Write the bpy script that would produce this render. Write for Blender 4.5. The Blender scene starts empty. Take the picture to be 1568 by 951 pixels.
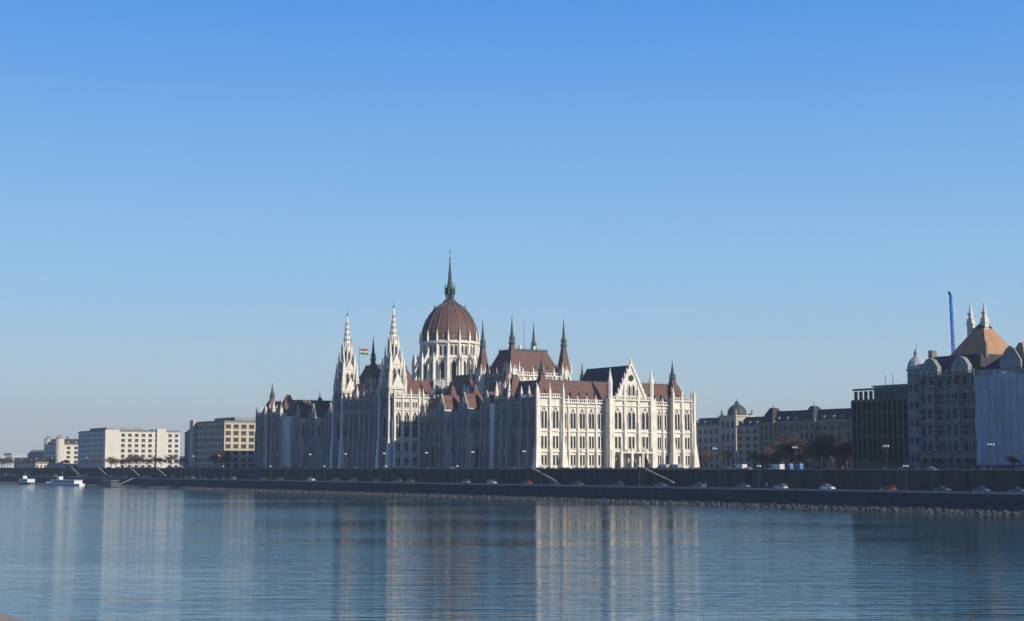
import bpy, bmesh, math, random
from mathutils import Vector, Matrix
random.seed(7)
S=bpy.context.scene
ANG=math.radians(33.2)
CX,CY=10.0,587.0
ca,sa=math.cos(ANG),math.sin(ANG)
def W(u,v,z=0.0):
    # u north along river, v east away from river
    return Vector((CX+v*ca-u*sa, CY+v*sa+u*ca, z))

# ------------------------------------------------------------ materials
def mat(name,col,rough=0.8,var=0.18,scale=0.4,bump=0.0,metal=0.0,spec=0.3,col2=None,stretch=(1,1,1),fine=0.0):
    m=bpy.data.materials.new(name); m.use_nodes=True
    nt=m.node_tree; b=nt.nodes['Principled BSDF']
    b.inputs['Roughness'].default_value=rough
    b.inputs['Metallic'].default_value=metal
    b.inputs['Specular IOR Level'].default_value=spec
    geo=nt.nodes.new('ShaderNodeNewGeometry')
    mp=nt.nodes.new('ShaderNodeMapping'); mp.inputs['Scale'].default_value=stretch
    nt.links.new(geo.outputs['Position'],mp.inputs['Vector'])
    n=nt.nodes.new('ShaderNodeTexNoise'); n.inputs['Scale'].default_value=scale
    n.inputs['Detail'].default_value=6; n.inputs['Roughness'].default_value=0.65
    nt.links.new(mp.outputs['Vector'],n.inputs['Vector'])
    r=nt.nodes.new('ShaderNodeValToRGB')
    c1=[max(0,c*(1-var)) for c in col]
    c2=[min(1,c*(1+var)) for c in (col2 or col)]
    r.color_ramp.elements[0].position=0.32; r.color_ramp.elements[0].color=(*c1,1)
    r.color_ramp.elements[1].position=0.68; r.color_ramp.elements[1].color=(*c2,1)
    nt.links.new(n.outputs['Fac'],r.inputs['Fac'])
    nt.links.new(r.outputs['Color'],b.inputs['Base Color'])
    if bump>0:
        bp=nt.nodes.new('ShaderNodeBump'); bp.inputs['Strength'].default_value=bump
        bp.inputs['Distance'].default_value=0.3
        nt.links.new(n.outputs['Fac'],bp.inputs['Height'])
        nt.links.new(bp.outputs['Normal'],b.inputs['Normal'])
    return m
M={}
M['stone']=mat('limestone',(0.60,0.57,0.50),0.85,0.2,0.35,0.2,stretch=(1,1,0.35))
M['stone_clean']=mat('limestone_clean',(0.70,0.675,0.61),0.85,0.12,0.5,0.1)
M['trim']=mat('carved_stone',(0.66,0.63,0.56),0.85,0.18,0.6,0.2,stretch=(1,1,.5))
M['stone_river_shade']=mat('limestone_shade_tint',(0.22,0.215,0.20),0.9,0.3,0.3,0.2,stretch=(1,1,0.3))  # river-side shade painted in as a darker limestone colour
M['trim_river_shade']=mat('carved_stone_shade_tint',(0.31,0.30,0.28),0.9,0.3,0.5,0.2,stretch=(1,1,.4))  # same for carved stone: colour darkened to stand in for shade
M['glass']=mat('window_glass',(0.02,0.024,0.03),0.35,0.5,0.3,0,spec=0.25)
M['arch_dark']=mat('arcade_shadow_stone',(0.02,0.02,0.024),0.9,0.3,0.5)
M['roof_red']=mat('roof_tile_maroon',(0.135,0.073,0.060),0.75,0.3,0.5,0.2,stretch=(1,1,3))
M['roof_dark']=mat('roof_slate_dark',(0.04,0.038,0.043),0.7,0.25,0.6,0.2)
M['copper']=mat('roof_copper_dark',(0.05,0.066,0.063),0.6,0.3,0.8,0.1)
M['dome']=mat('dome_tile',(0.125,0.06,0.05),0.6,0.22,0.6,0.1,stretch=(1,1,2))
M['rib']=mat('dome_rib',(0.12,0.105,0.09),0.6,0.25,1)
M['flagwhite']=mat('flag_cloth',(0.5,0.5,0.48),0.9,0.1,1)
M['flaggreen']=mat('flag_green',(0.05,0.2,0.1),0.9,0.1,1)
M['flagred']=mat('flag_red',(0.35,0.05,0.05),0.9,0.1,1)
M['cream']=mat('plaster_cream',(0.56,0.54,0.48),0.9,0.1,0.2,stretch=(1,1,0.3))
M['oldcream']=mat('plaster_weathered_cream',(0.42,0.38,0.31),0.9,0.2,0.2,stretch=(1,1,0.3))
M['beige']=mat('plaster_beige',(0.46,0.40,0.30),0.9,0.15,0.2,stretch=(1,1,0.3))
M['brownstone']=mat('facade_brown',(0.20,0.175,0.155),0.9,0.2,0.25,stretch=(1,1,0.3))
M['grey']=mat('facade_grey',(0.25,0.26,0.265),0.9,0.2,0.25)
M['darkpanel']=mat('facade_bronze_panel',(0.095,0.08,0.07),0.5,0.2,0.4)
M['greenglass']=mat('penthouse_glass',(0.22,0.29,0.29),0.3,0.2,0.4)
M['net']=mat('scaffold_netting',(0.36,0.42,0.46),0.9,0.18,0.18,0.4,stretch=(1,1,0.4))
M['steel']=mat('galvanised_steel',(0.22,0.23,0.24),0.5,0.1,1,metal=0.3)
M['roof_orange']=mat('roof_new_tile',(0.36,0.205,0.12),0.8,0.2,0.6)
M['bluepaint']=mat('blue_crane_paint',(0.03,0.17,0.60),0.5,0.1,1)
M['riprap']=mat('riprap_stone',(0.10,0.092,0.08),0.95,0.7,1.1,1.0)
M['quaywall']=mat('quay_wall_stone',(0.045,0.042,0.04),0.95,0.35,0.5,0.5)
M['coping']=mat('coping_stone',(0.27,0.255,0.23),0.9,0.2,0.6)
M['asphalt']=mat('asphalt',(0.045,0.045,0.047),0.9,0.25,0.3)
M['paving']=mat('paving',(0.12,0.115,0.11),0.9,0.25,0.3)
M['paint']=mat('road_paint',(0.75,0.75,0.72),0.8,0.1,1)
M['grass']=mat('winter_grass',(0.07,0.085,0.035),0.95,0.35,0.15,0.2,col2=(0.11,0.10,0.05))
M['retwall']=mat('embankment_wall',(0.068,0.058,0.05),0.95,0.45,0.3,0.4,stretch=(1,1,.4))
M['bark']=mat('winter_bark',(0.10,0.075,0.06),0.95,0.25,0.5)
M['twig']=mat('winter_twigs',(0.11,0.072,0.055),0.95,0.25,0.2)
M['hedge']=mat('hedge_leaves',(0.045,0.05,0.03),0.95,0.4,1.2,0.5)
M['rubber']=mat('tyre_rubber',(0.02,0.02,0.02),0.9,0.1,1)
M['chrome']=mat('headlight',(0.7,0.7,0.7),0.2,0.05,1,metal=0.5)
M['lampwhite']=mat('lamp_globe',(0.7,0.7,0.68),0.4,0.03,1)
M['iron']=mat('cast_iron',(0.04,0.045,0.05),0.6,0.2,1)
M['boatwhite']=mat('boat_white_paint',(0.62,0.64,0.66),0.5,0.08,0.3)
M['boatdark']=mat('boat_hull_dark',(0.05,0.06,0.09),0.5,0.1,0.3)
M['skin']=mat('skin',(0.5,0.33,0.25),0.7,0.05,1)
M['hair']=mat('hair',(0.04,0.03,0.02),0.8,0.1,1)
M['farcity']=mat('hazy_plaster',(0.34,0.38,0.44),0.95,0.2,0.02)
M['nearbank']=mat('near_bank_stone',(0.30,0.27,0.22),0.95,0.3,0.6,0.6)
M['toilet']=mat('cabin_blue_plastic',(0.04,0.22,0.5),0.5,0.1,1)

# ------------------------------------------------------------ builder
class B:
    def __init__(s): s.p={}
    def part(s,k):
        if k not in s.p: s.p[k]=([],[])
        return s.p[k]
    def add(s,k,vs,fs):
        V,F=s.part(k); o=len(V); V.extend(vs)
        F.extend([tuple(i+o for i in f) for f in fs])
    def box(s,k,x0,x1,y0,y1,z0,z1):
        s.add(k,[(x0,y0,z0),(x1,y0,z0),(x1,y1,z0),(x0,y1,z0),(x0,y0,z1),(x1,y0,z1),(x1,y1,z1),(x0,y1,z1)],
          [(0,3,2,1),(4,5,6,7),(0,1,5,4),(1,2,6,5),(2,3,7,6),(3,0,4,7)])
    def frus(s,k,x0,x1,y0,y1,z0,z1,ix,iy,sx=0,sy=0):
        s.add(k,[(x0,y0,z0),(x1,y0,z0),(x1,y1,z0),(x0,y1,z0),
                 (x0+ix,y0+iy,z1),(x1-ix,y0+iy,z1),(x1-ix,y1-iy,z1),(x0+ix,y1-iy,z1)],
          [(0,3,2,1),(4,5,6,7),(0,1,5,4),(1,2,6,5),(2,3,7,6),(3,0,4,7)])
    def gable(s,k,x0,x1,y0,y1,z0,z1,axis):
        if axis=='x':
            ym=(y0+y1)/2
            s.add(k,[(x0,y0,z0),(x0,y1,z0),(x0,ym,z1),(x1,y0,z0),(x1,y1,z0),(x1,ym,z1)],
              [(0,2,1),(3,4,5),(0,3,5,2),(1,2,5,4),(0,1,4,3)])
        else:
            xm=(x0+x1)/2
            s.add(k,[(x0,y0,z0),(x1,y0,z0),(xm,y0,z1),(x0,y1,z0),(x1,y1,z0),(xm,y1,z1)],
              [(0,1,2),(3,5,4),(0,2,5,3),(1,4,5,2),(0,3,4,1)])
    def cone(s,k,x,y,z0,z1,r0,r1,n=8,rot=None):
        if rot is None: rot=math.pi/n
        vs=[];fs=[]
        for i in range(n):
            a=rot+2*math.pi*i/n; vs.append((x+r0*math.cos(a),y+r0*math.sin(a),z0))
        for i in range(n):
            a=rot+2*math.pi*i/n; vs.append((x+r1*math.cos(a),y+r1*math.sin(a),z1))
        for i in range(n):
            j=(i+1)%n; fs.append((i,j,n+j,n+i))
        fs.append(tuple(range(n-1,-1,-1))); fs.append(tuple(range(n,2*n)))
        s.add(k,vs,fs)
    def lathe(s,k,x,y,prof,n=32,rot=0):
        for (a,b) in zip(prof[:-1],prof[1:]):
            s.cone(k,x,y,a[1],b[1],a[0],b[0],n,rot)
    def beam(s,k,p,q,w,h=None):
        p=Vector(p);q=Vector(q);d=(q-p).normalized()
        h=h or w
        up=Vector((0,0,1)) if abs(d.z)<0.95 else Vector((1,0,0))
        a=d.cross(up).normalized()*w/2; b=a.cross(d).normalized()*h/2
        vs=[tuple(p-a-b),tuple(p+a-b),tuple(p+a+b),tuple(p-a+b),tuple(q-a-b),tuple(q+a-b),tuple(q+a+b),tuple(q-a+b)]
        s.add(k,vs,[(0,3,2,1),(4,5,6,7),(0,1,5,4),(1,2,6,5),(2,3,7,6),(3,0,4,7)])
    def fbox(s,k,F,t0,t1,n0,n1,z0,z1):
        s.fpoly(k,F,[(t0,z0),(t1,z0),(t1,z1),(t0,z1)],n0,n1)
    def fpoly(s,k,F,pts,n0,n1):
        ox,oy,tx,ty,nx,ny=F; N=len(pts)
        if k=='trim' and nx==-1 and ny==0: k='trim_river_shade'  # river-facing trim takes the stone with shade in its colour
        vs=[(ox+t*tx+n0*nx,oy+t*ty+n0*ny,z) for t,z in pts]+[(ox+t*tx+n1*nx,oy+t*ty+n1*ny,z) for t,z in pts]
        fs=[tuple(range(N-1,-1,-1)),tuple(range(N,2*N))]+[(i,(i+1)%N,N+(i+1)%N,N+i) for i in range(N)]
        s.add(k,vs,fs)
    def build(s,name,mats,loc=None,rot=ANG,single=False,recalc=True):
        if loc is None: loc=(CX,CY,0)
        objs=[]
        for k,(V,F) in s.p.items():
            me=bpy.data.meshes.new(k); me.from_pydata(V,[],F)
            if recalc:
                bm=bmesh.new(); bm.from_mesh(me); bmesh.ops.recalc_face_normals(bm,faces=bm.faces); bm.to_mesh(me); bm.free()
            me.materials.append(mats[k] if not isinstance(mats[k],str) else M[mats[k]])
            objs.append((k,me))
        if len(objs)==1 or single:
            o=bpy.data.objects.new(name,objs[0][1]); S.collection.objects.link(o)
            o.location=loc;o.rotation_euler=(0,0,rot); return o
        e=bpy.data.objects.new(name,None); S.collection.objects.link(e); e.location=loc;e.rotation_euler=(0,0,rot)
        for k,me in objs:
            o=bpy.data.objects.new(k,me); S.collection.objects.link(o); o.parent=e
        return e

def SF(x0,y): return (x0,y,1,0,0,-1)     # south face, t runs east
def WF(x,y0): return (x,y0,0,1,-1,0)     # river (west) face, t runs north
def EF(x,y0): return (x,y0,0,1,1,0)

def lancet(b,F,t,zb,zt,w,gl='windows',tr='trim'):
    h=w*0.9
    b.fpoly(gl,F,[(t-w/2,zb),(t+w/2,zb),(t+w/2,zt-h),(t+w*0.27,zt-h*0.35),(t,zt),(t-w*0.27,zt-h*0.35),(t-w/2,zt-h)],0.01,0.06)
    e=0.2
    b.fbox(tr,F,t-w/2-e,t-w/2,0,0.4,zb,zt-h)
    b.fbox(tr,F,t+w/2,t+w/2+e,0,0.4,zb,zt-h)
    b.fpoly(tr,F,[(t-w/2-e,zt-h),(t-w/2,zt-h),(t,zt),(t,zt+e*1.8)],0,0.42)
    b.fpoly(tr,F,[(t+w/2+e,zt-h),(t+w/2,zt-h),(t,zt),(t,zt+e*1.8)],0,0.42)
def rect(b,F,t,zb,zt,w,gl='windows',tr='trim',d=0.3):
    b.fbox(gl,F,t-w/2,t+w/2,0.01,0.05,zb,zt)
    e=0.2
    b.fbox(tr,F,t-w/2-e,t-w/2,0,d,zb,zt)
    b.fbox(tr,F,t+w/2,t+w/2+e,0,d,zb,zt)
    b.fbox(tr,F,t-w/2-e,t+w/2+e,0,d+0.08,zt,zt+e)
    b.fbox(tr,F,t-w/2-e-.1,t+w/2+e+.1,0,d+0.12,zb-e,zb)
def pinn(b,x,y,z,w,h,k='trim'):
    b.box(k,x-w/2,x+w/2,y-w/2,y+w/2,z,z+h*0.4)
    b.box(k,x-w*.65,x+w*.65,y-w*.65,y+w*.65,z+h*0.4,z+h*0.44)
    b.cone(k,x,y,z+h*0.44,z+h,w*0.62,0.06,4)
def fxy(F,t,n): return (F[0]+t*F[2]+n*F[4],F[1]+t*F[3]+n*F[5])
def facade(b,F,L,z0,z1,nb,rows,pil=0.75,dep=0.8,ph=2.8,parapet=True,strings=()):
    bw=L/nb
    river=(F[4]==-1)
    if river: b.fbox('walls_river_shade',F,0,L,-.03,.006,z0,z1)  # thin sheet over the river wall, carrying the painted shade colour
    for i in range(nb+1):
        t=i*bw
        b.fbox('trim',F,t-pil/2,t+pil/2,0,dep*1.35,z0,z0+(z1-z0)*0.30)
        b.fbox('trim',F,t-pil/2+.06,t+pil/2-.06,0,dep,z0+(z1-z0)*0.30,z0+(z1-z0)*0.68)
        b.fbox('trim',F,t-pil/2+.12,t+pil/2-.12,0,dep*.7,z0+(z1-z0)*0.68,z1-.2)
        if ph>0:
            x,y=fxy(F,t,dep*.3); pinn(b,x,y,z1-.2,pil*.8,ph,'trim_river_shade' if (river and ph<3.5) else 'trim')
    for kind,zb,zt,wf in rows:
        for i in range(nb):
            t=(i+.5)*bw
            if kind=='pair':
                for s_ in (-1,1): lancet(b,F,t+s_*bw*(wf*.5+.035),zb,zt,bw*wf)
                lancet(b,F,t,zt+.2,zt+1.35,.8)
            elif kind=='rpair':
                for s_ in (-1,1): rect(b,F,t+s_*bw*(wf*.5+.045),zb,zt,bw*wf)
                b.fbox('trim',F,t-bw*.36,t+bw*.36,0,.5,zb-1.2,zb-.9)
            elif kind=='rect': rect(b,F,t,zb,zt,bw*wf)
            elif kind=='arch':
                lancet(b,F,t,zb,zt,bw*wf); b.fbox('trim',F,t-.09,t+.09,.06,.2,zb,zt-bw*wf*.5); b.fbox('trim',F,t-bw*wf/2,t+bw*wf/2,.06,.2,zb+(zt-zb)*.45,zb+(zt-zb)*.47)
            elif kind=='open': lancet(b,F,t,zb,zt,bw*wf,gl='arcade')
    for zs in strings:
        b.fbox('trim',F,-.2,L+.2,0,0.55,zs,zs+0.35)
    if parapet:
        b.fbox('trim',F,-.3,L+.3,-.3,0.9,z1-.7,z1-.3)
        b.fbox('trim',F,-.1,L+.1,0.2,0.5,z1+.75,z1+.95)
        n=int(L/0.9)
        for i in range(n+1):
            t=i*L/n; b.fbox('trim',F,t-.14,t+.14,.22,.46,z1-.3,z1+.75)

def spire(b,x,y,zb,w,zt,lit=False):
    H=zt-zb
    b.frus('roof_spires',x-w/2,x+w/2,y-w/2,y+w/2,zb,zb+H*.45,w*.32,w*.32)
    r=w*.22
    b.cone('spire_copper',x,y,zb+H*.45,zb+H*.49,r*1.5,r*1.5,8)
    b.cone('spire_copper',x,y,zb+H*.49,zb+H*.56,r*.95,r*.95,8)
    for k in range(4):
        a=math.pi/4+k*math.pi/2
        b.cone('spire_copper',x+r*1.25*math.cos(a),y+r*1.25*math.sin(a),zb+H*.49,zb+H*.63,.16,.03,4)
    b.cone('spire_copper',x,y,zb+H*.56,zb+H*.585,r*1.4,r*1.1,8)
    b.cone('spire_copper',x,y,zb+H*.585,zb+H*.93,r*.85,.10,8)
    b.cone('spire_copper',x,y,zb+H*.93,zt,.09,.06,6)
    b.cone('spire_copper',x,y,zb+H*.925,zb+H*.94,.28,.28,8)
    for dx,dy in ((1,0),(-1,0),(0,1),(0,-1)):
        pinn(b,x+dx*w*.5,y+dy*w*.5,zb-1,.5,3.2)
        pinn(b,x+(dx+dy)*w*.52,y+(dy-dx)*w*.52,zb-1.5,.7,4.6)
def dormer(b,F,t,n,z,w=1.2,h=1.4,k='roof_dormers'):
    b.fpoly(k,F,[(t-w/2,z),(t+w/2,z),(t+w/2,z+h),(t,z+h*1.7),(t-w/2,z+h)],n-2.4,n)

# ------------------------------------------------------------ PARLIAMENT (local x=v, y=u)
G=8.9
P=B()
EW=71.3
rows_main=[('rpair',11.0,14.9,.22),('rpair',17.4,21.9,.22),('pair',24.9,31.0,.25)]
rowsR=[('open',10.4,19.4,.68),('rpair',21.0,23.7,.22),('pair',25.0,29.8,.27)]
str_main=(16.0,23.6,33.0)
def end_block(m):
    Y=(lambda a,b_:(a,b_)) if not m else (lambda a,b_:(250-b_,250-a))
    y0,y1=Y(0,34)
    P.box('walls',0,EW,y0,y1,G,35)
    P.frus('roof',0.8,EW-.8,y0+.8,y1-.8,35,43,4.6,4.6)
    P.box('ridge_copper',5.4,EW-5.4,y0+5.4,y1-5.4,43,43.35)
    for xx in range(6,66,2):
        for yy in (y0+5.5,y1-5.5): P.cone('ridge_copper',xx,yy,43.3,44.3,.12,.03,4)
end_block(False); end_block(True)
facade(P,SF(9,0),21.5,G,35,5,rows_main,strings=str_main)
facade(P,SF(51.5,0),11,G,35,3,rows_main,strings=str_main)
# centre gabled pavilion
P.box('walls',31,51,-3,0.2,G,36.5)
Fc=SF(31,-3)
facade(P,Fc,20,G,36.5,3,[('rpair',17.4,21.9,.17),('pair',24.9,31.8,.22)],pil=1.2,dep=1.1,ph=6,strings=(16.2,23.6,33.6))
for t in (3.33,10,16.66):
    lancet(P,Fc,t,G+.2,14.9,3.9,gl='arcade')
P.fpoly('walls',Fc,[(3,36.5),(17,36.5),(10,50)],-1.0,0.0)
P.fpoly('trim',Fc,[(2.4,36.5),(3.4,36.5),(10,49.4),(10,51)],-.4,.5)
P.fpoly('trim',Fc,[(17.6,36.5),(16.6,36.5),(10,49.4),(10,51)],-.4,.5)
for k in range(7):
    for s_ in (-1,1):
        t=10+s_*(7.2-k*1.03); x,y=fxy(Fc,t,0); pinn(P,x,y,37.2+k*1.98,.4,1.7)
for t in (7.0,9.0,11.0,13.0): lancet(P,Fc,t,37.8,42 if abs(t-10)<1.5 else 40.6,1.1)
x,y=fxy(Fc,10,.2)
P.add('windows',[(x+1.2*math.cos(a*math.pi/6),y-.12,44.6+1.2*math.sin(a*math.pi/6)) for a in range(12)],[tuple(range(12))])
pinn(P,x,y,50,.5,3)
P.gable('roof_slate',33.6,48.4,-2,26,36.6,49.6,'y')
for xx in (31,51):
    P.cone('trim',xx,-3,36,42,.95,.95,8); P.cone('trim',xx,-3,42,48.5,1.1,.05,8)
    P.box('trim',xx-1.2,xx+1.2,-4.3,-1.7,G,36.5)
P.box('trim',33,49,-7.2,-3.9,15.6,16.1)
for xx in (33.4,38.4,43.6,48.6):
    P.box('trim',xx-.5,xx+.5,-7.2,-6.2,G,15.6); pinn(P,xx,-6.7,16.1,.7,2.6)
def corner(x0,x1,y0,y1,zt,sp=True,faces='sw'):
    P.box('walls',x0,x1,y0,y1,G,zt)
    rc=[('rpair',11.0,14.8,.19),('rpair',17.4,21.9,.19),('pair',24.9,31.6,.21)]
    if 's' in faces: facade(P,SF(x0,y0),x1-x0,G,zt,2,rc,pil=1.1,dep=1.1,ph=4.4,strings=str_main)
    if 'w' in faces: facade(P,WF(x0,y0),y1-y0,G,zt,max(1,round((y1-y0)/4.6)),rc,pil=1.0,dep=1.1,ph=4.4,strings=str_main)
    if 'e' in faces: facade(P,EF(x1,y0),y1-y0,G,zt,2,rc,pil=1.1,dep=1.1,ph=4.4,strings=str_main)
for m in (0,1):
    yy=(lambda a:a) if m==0 else (lambda a:250-a)
    ya,yb=sorted((yy(-1.5),yy(9))); corner(-1.5,9,ya,yb,36.8)
    corner(EW-9,EW+1,ya,yb,36.8,faces='se')
    P.frus('roof',-.5,8.2,ya+1,yb-1,36.8,43.5,3,3); P.frus('roof',EW-8,EW,ya+1,yb-1,36.8,43.5,3,3)
    for (sx,sy) in ((4,4),(EW-4,4),(EW-3.5,30.5)):
        spire(P,sx,yy(sy),39,4.4,53)
    ya,yb=sorted((yy(18),yy(27))); corner(-1.5,6,ya,yb,36.8,faces='w')
    P.frus('roof',-.5,9,ya+1,yb-1,36.8,45.5,3.6,3.2)
    pinn(P,-1.4,ya,36.5,1.1,7); pinn(P,-1.4,yb,36.5,1.1,7); P.box('ridge_copper',3.1,5.4,ya+4.2,yb-4.2,45.5,46)
    ya,yb=sorted((yy(9),yy(18)))
    facade(P,WF(0,ya),yb-ya,G,35,2,rows_main,strings=str_main)
for xx,yyy in ((-2.6,-2.6),(9.3,-2.7),(EW-9.2,-2.7),(EW+1.6,-2.6)):
    P.frus('trim',xx-1.5,xx+1.5,yyy-1.5,yyy+1.5,G,20,1.0,1.0)
    P.frus('trim',xx-.5,xx+.5,yyy-.5,yyy+.5,20,36,.1,.1)
    pinn(P,xx,yyy,36,.85,6.0)
for x in (12,16,20,24,27.5,54,57,60): dormer(P,SF(0,0),x,-1.6,36.6,1.0,1.2)
for x,y in ((16,12),(24,14),(57,14),(61,9),(20,20),(30,24)):
    P.box('trim',x-.5,x+.5,y-.5,y+.5,40,45.2)

for m in (0,1):
    yy=(lambda a:a) if m==0 else (lambda a:250-a)
    ya,yb=sorted((yy(34),yy(97)))
    P.box('walls',6,66,ya,yb,G,32.4)
    P.frus('roof',6.6,65.4,ya-3,yb+3,32.4,39.5,5,.1)
    P.box('ridge_copper',11.8,60,ya-2,yb+2,39.5,39.85)
    ya,yb=sorted((yy(27),yy(97)))
    P.box('walls',4.5,6.2,ya,yb,G,32.3)
    facade(P,WF(4.5,ya),yb-ya,G,32.3,14,rowsR,pil=.75,dep=.9,ph=2.2,strings=(20.0,24.3,30.8))
    for c in (39,56,74):
        a,bb=sorted((yy(c-3.3),yy(c+3.3)))
        P.box('walls',1.5,4.6,a,bb,G,34)
        facade(P,WF(1.5,a),bb-a,G,34,2,[('open',10.4,19,.58),('rpair',21.0,23.7,.2),('pair',25.0,30.2,.24)],pil=.8,dep=.9,ph=3.2,strings=(20.0,24.3,31.8))
        P.fpoly('trim',WF(1.5,a),[(0.3,34),(bb-a-.3,34),((bb-a)/2,40.5)],-.6,0.1)
        lancet(P,WF(1.4,a),(bb-a)/2,35,37.8,1.1)
        P.gable('roof',2.1,10,a+.4,bb-.4,34,40,'x')
        facade(P,SF(1.5,a),3,G,34,1,[('pair',25,30,.2)],pil=.6,dep=.4,ph=0,parapet=False)
    for c in (31,47.5,65,84,90):
        dormer(P,WF(6.6,0),yy(c),-1.2,33.8,1.3,1.5)
    for c in (45,62,80): 
        P.frus('roof',8,13,yy(c)-2.5,yy(c)+2.5,35,44,1.9,1.9); P.cone('spire_copper',10.5,yy(c),44,47,.3,.05,6)
        for dx in (8,13): pinn(P,dx,yy(c)-2.6,36,.6,4)

# central river block
cb=[('rpair',11.0,14.4,.2),('rpair',16.8,20.7,.2),('arch',23.0,33.8,.6),('rpair',35.5,37.8,.2)]
P.box('walls',-8,64,97,153,G,40.2)
facade(P,WF(-8,108),34,G,40.2,7,cb,pil=.95,dep=1.0,ph=3.4,strings=(15.4,21.8,34.6))
facade(P,WF(-8,97.2),3,G,40.2,1,[('pair',25,31,.18)],strings=(15.4,21.8,34.6))
facade(P,WF(-8,149.8),3,G,40.2,1,[('pair',25,31,.18)],strings=(15.4,21.8,34.6))
facade(P,SF(-8,97),12,G,40.2,3,cb,pil=.9,dep=1.0,ph=3.8,strings=(15.4,21.8,34.6))
facade(P,SF(6,97),57,G,40.2,12,[('pair',33,38,.2)],pil=.9,dep=1.0,ph=3.8)
P.frus('roof',-6.8,20,99,151,40.2,47.5,5,5)
for c in (112,118.7,125,131.3,138): 
    pinn(P,-7.6,c,40.2,1.0,6); dormer(P,WF(-6.8,0),c+3,-1,41.3,1.2,1.5)
P.box('walls',14,58,101,149,40,44.5)
facade(P,SF(14,101),44,40.2,44.5,10,[],pil=.8,dep=.6,ph=4,)
facade(P,WF(14,101),48,40.2,44.5,10,[],pil=.8,dep=.6,ph=4)
P.frus('roof',19,53,76,102,40,50,5,0.1)
P.frus('roof',19,53,148,174,40,50,5,0.1)
# twin towers
def tower(x,y):
    h=3.75
    P.box('walls',x-h,x+h,y-h,y+h,G,44)
    rt=[('rpair',11.2,14.5,.15),('rpair',17.3,20.6,.15),('pair',35,40.5,.16)]
    for F in (SF(x-h,y-h),WF(x-h,y-h)):
        facade(P,F,2*h,G,44,1,rt,pil=1.2,dep=.9,ph=7.5,strings=(15.4,21.8,33.2))
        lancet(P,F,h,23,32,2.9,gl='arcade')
        P.fpoly('trim',F,[(1,44),(2*h-1,44),(h,50.5)],-.2,.4)
    P.box('walls',x-2.7,x+2.7,y-2.7,y+2.7,44,54)
    for F in (SF(x-2.7,y-2.7),WF(x-2.7,y-2.7)):
        for t in (1.6,3.8): lancet(P,F,t,45.5,52.5,1.3)
        P.fpoly('trim',F,[(.6,54),(4.8,54),(2.7,58.5)],-.2,.3)
    for sx in (-1,1):
        for sy in (-1,1):
            pinn(P,x+sx*3.4,y+sy*3.4,44,1.3,13)
            pinn(P,x+sx*2.6,y+sy*2.6,52,1.0,10)
            P.beam('trim',(x+sx*3.4,y+sy*3.4,50),(x+sx*2.1,y+sy*2.1,54.5),.4)
    P.cone('walls',x,y,54,63.5,2.2,2.0,8)
    for k in range(8):
        a=k*math.pi/4
        ux,uy=math.cos(a),math.sin(a)
        F=(x+ux*2.0+uy*.8,y+uy*2.0-ux*.8,-uy,ux,ux,uy)
        P.fpoly('windows',F,[(.4,55.5),(1.2,55.5),(1.2,61),(.8,62.2),(.4,61)],.01,.06)
        P.fpoly('trim',F,[(-.05,62.6),(1.65,62.6),(.8,66)],-.15,.15)
        a+=math.pi/8
        pinn(P,x+2.35*math.cos(a),y+2.35*math.sin(a),58,.5,8)
    P.cone('tower_spires',x,y,63.5,78.6,1.85,.16,8)
    for k in range(8):
        a=math.pi/8+k*math.pi/4
        for j in range(9):
            f=j/9.; r=1.85*(1-f)+.16*f
            P.box('tower_spires',x+r*math.cos(a)-.13,x+r*math.cos(a)+.13,y+r*math.sin(a)-.13,y+r*math.sin(a)+.13,64.2+f*14,64.6+f*14)
        a2=k*math.pi/4
        for j in range(5):
            f=j/6.; r=(1.85*(1-f)+.16*f)*.93
            F=(x+math.cos(a2)*r+math.sin(a2)*.3,y+math.sin(a2)*r-math.cos(a2)*.3,-math.sin(a2),math.cos(a2),math.cos(a2),math.sin(a2))
            w_=.26*(1-f)
            P.fpoly('windows',F,[(.3-w_,64.6+f*14),(.3+w_,64.6+f*14),(.3,66.0+f*14)],-.1,.03)
    P.cone('spire_copper',x,y,78.6,79.2,.45,.45,8); P.cone('spire_copper',x,y,79.2,82,.1,.06,6)
tower(-5,103.3); tower(-5,146.7)
for yy_ in (103.3,146.7):
    for sx,sy in ((-1,-1),(1,-1),(-1,1)):
        P.frus('trim',-5+sx*4.4-1.2,-5+sx*4.4+1.2,yy_+sy*4.4-1.2,yy_+sy*4.4+1.2,G,22,.6,.6)
        P.frus('trim',-5+sx*4.3-.5,-5+sx*4.3+.5,yy_+sy*4.3-.5,yy_+sy*4.3+.5,22,42,.1,.1)

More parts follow.
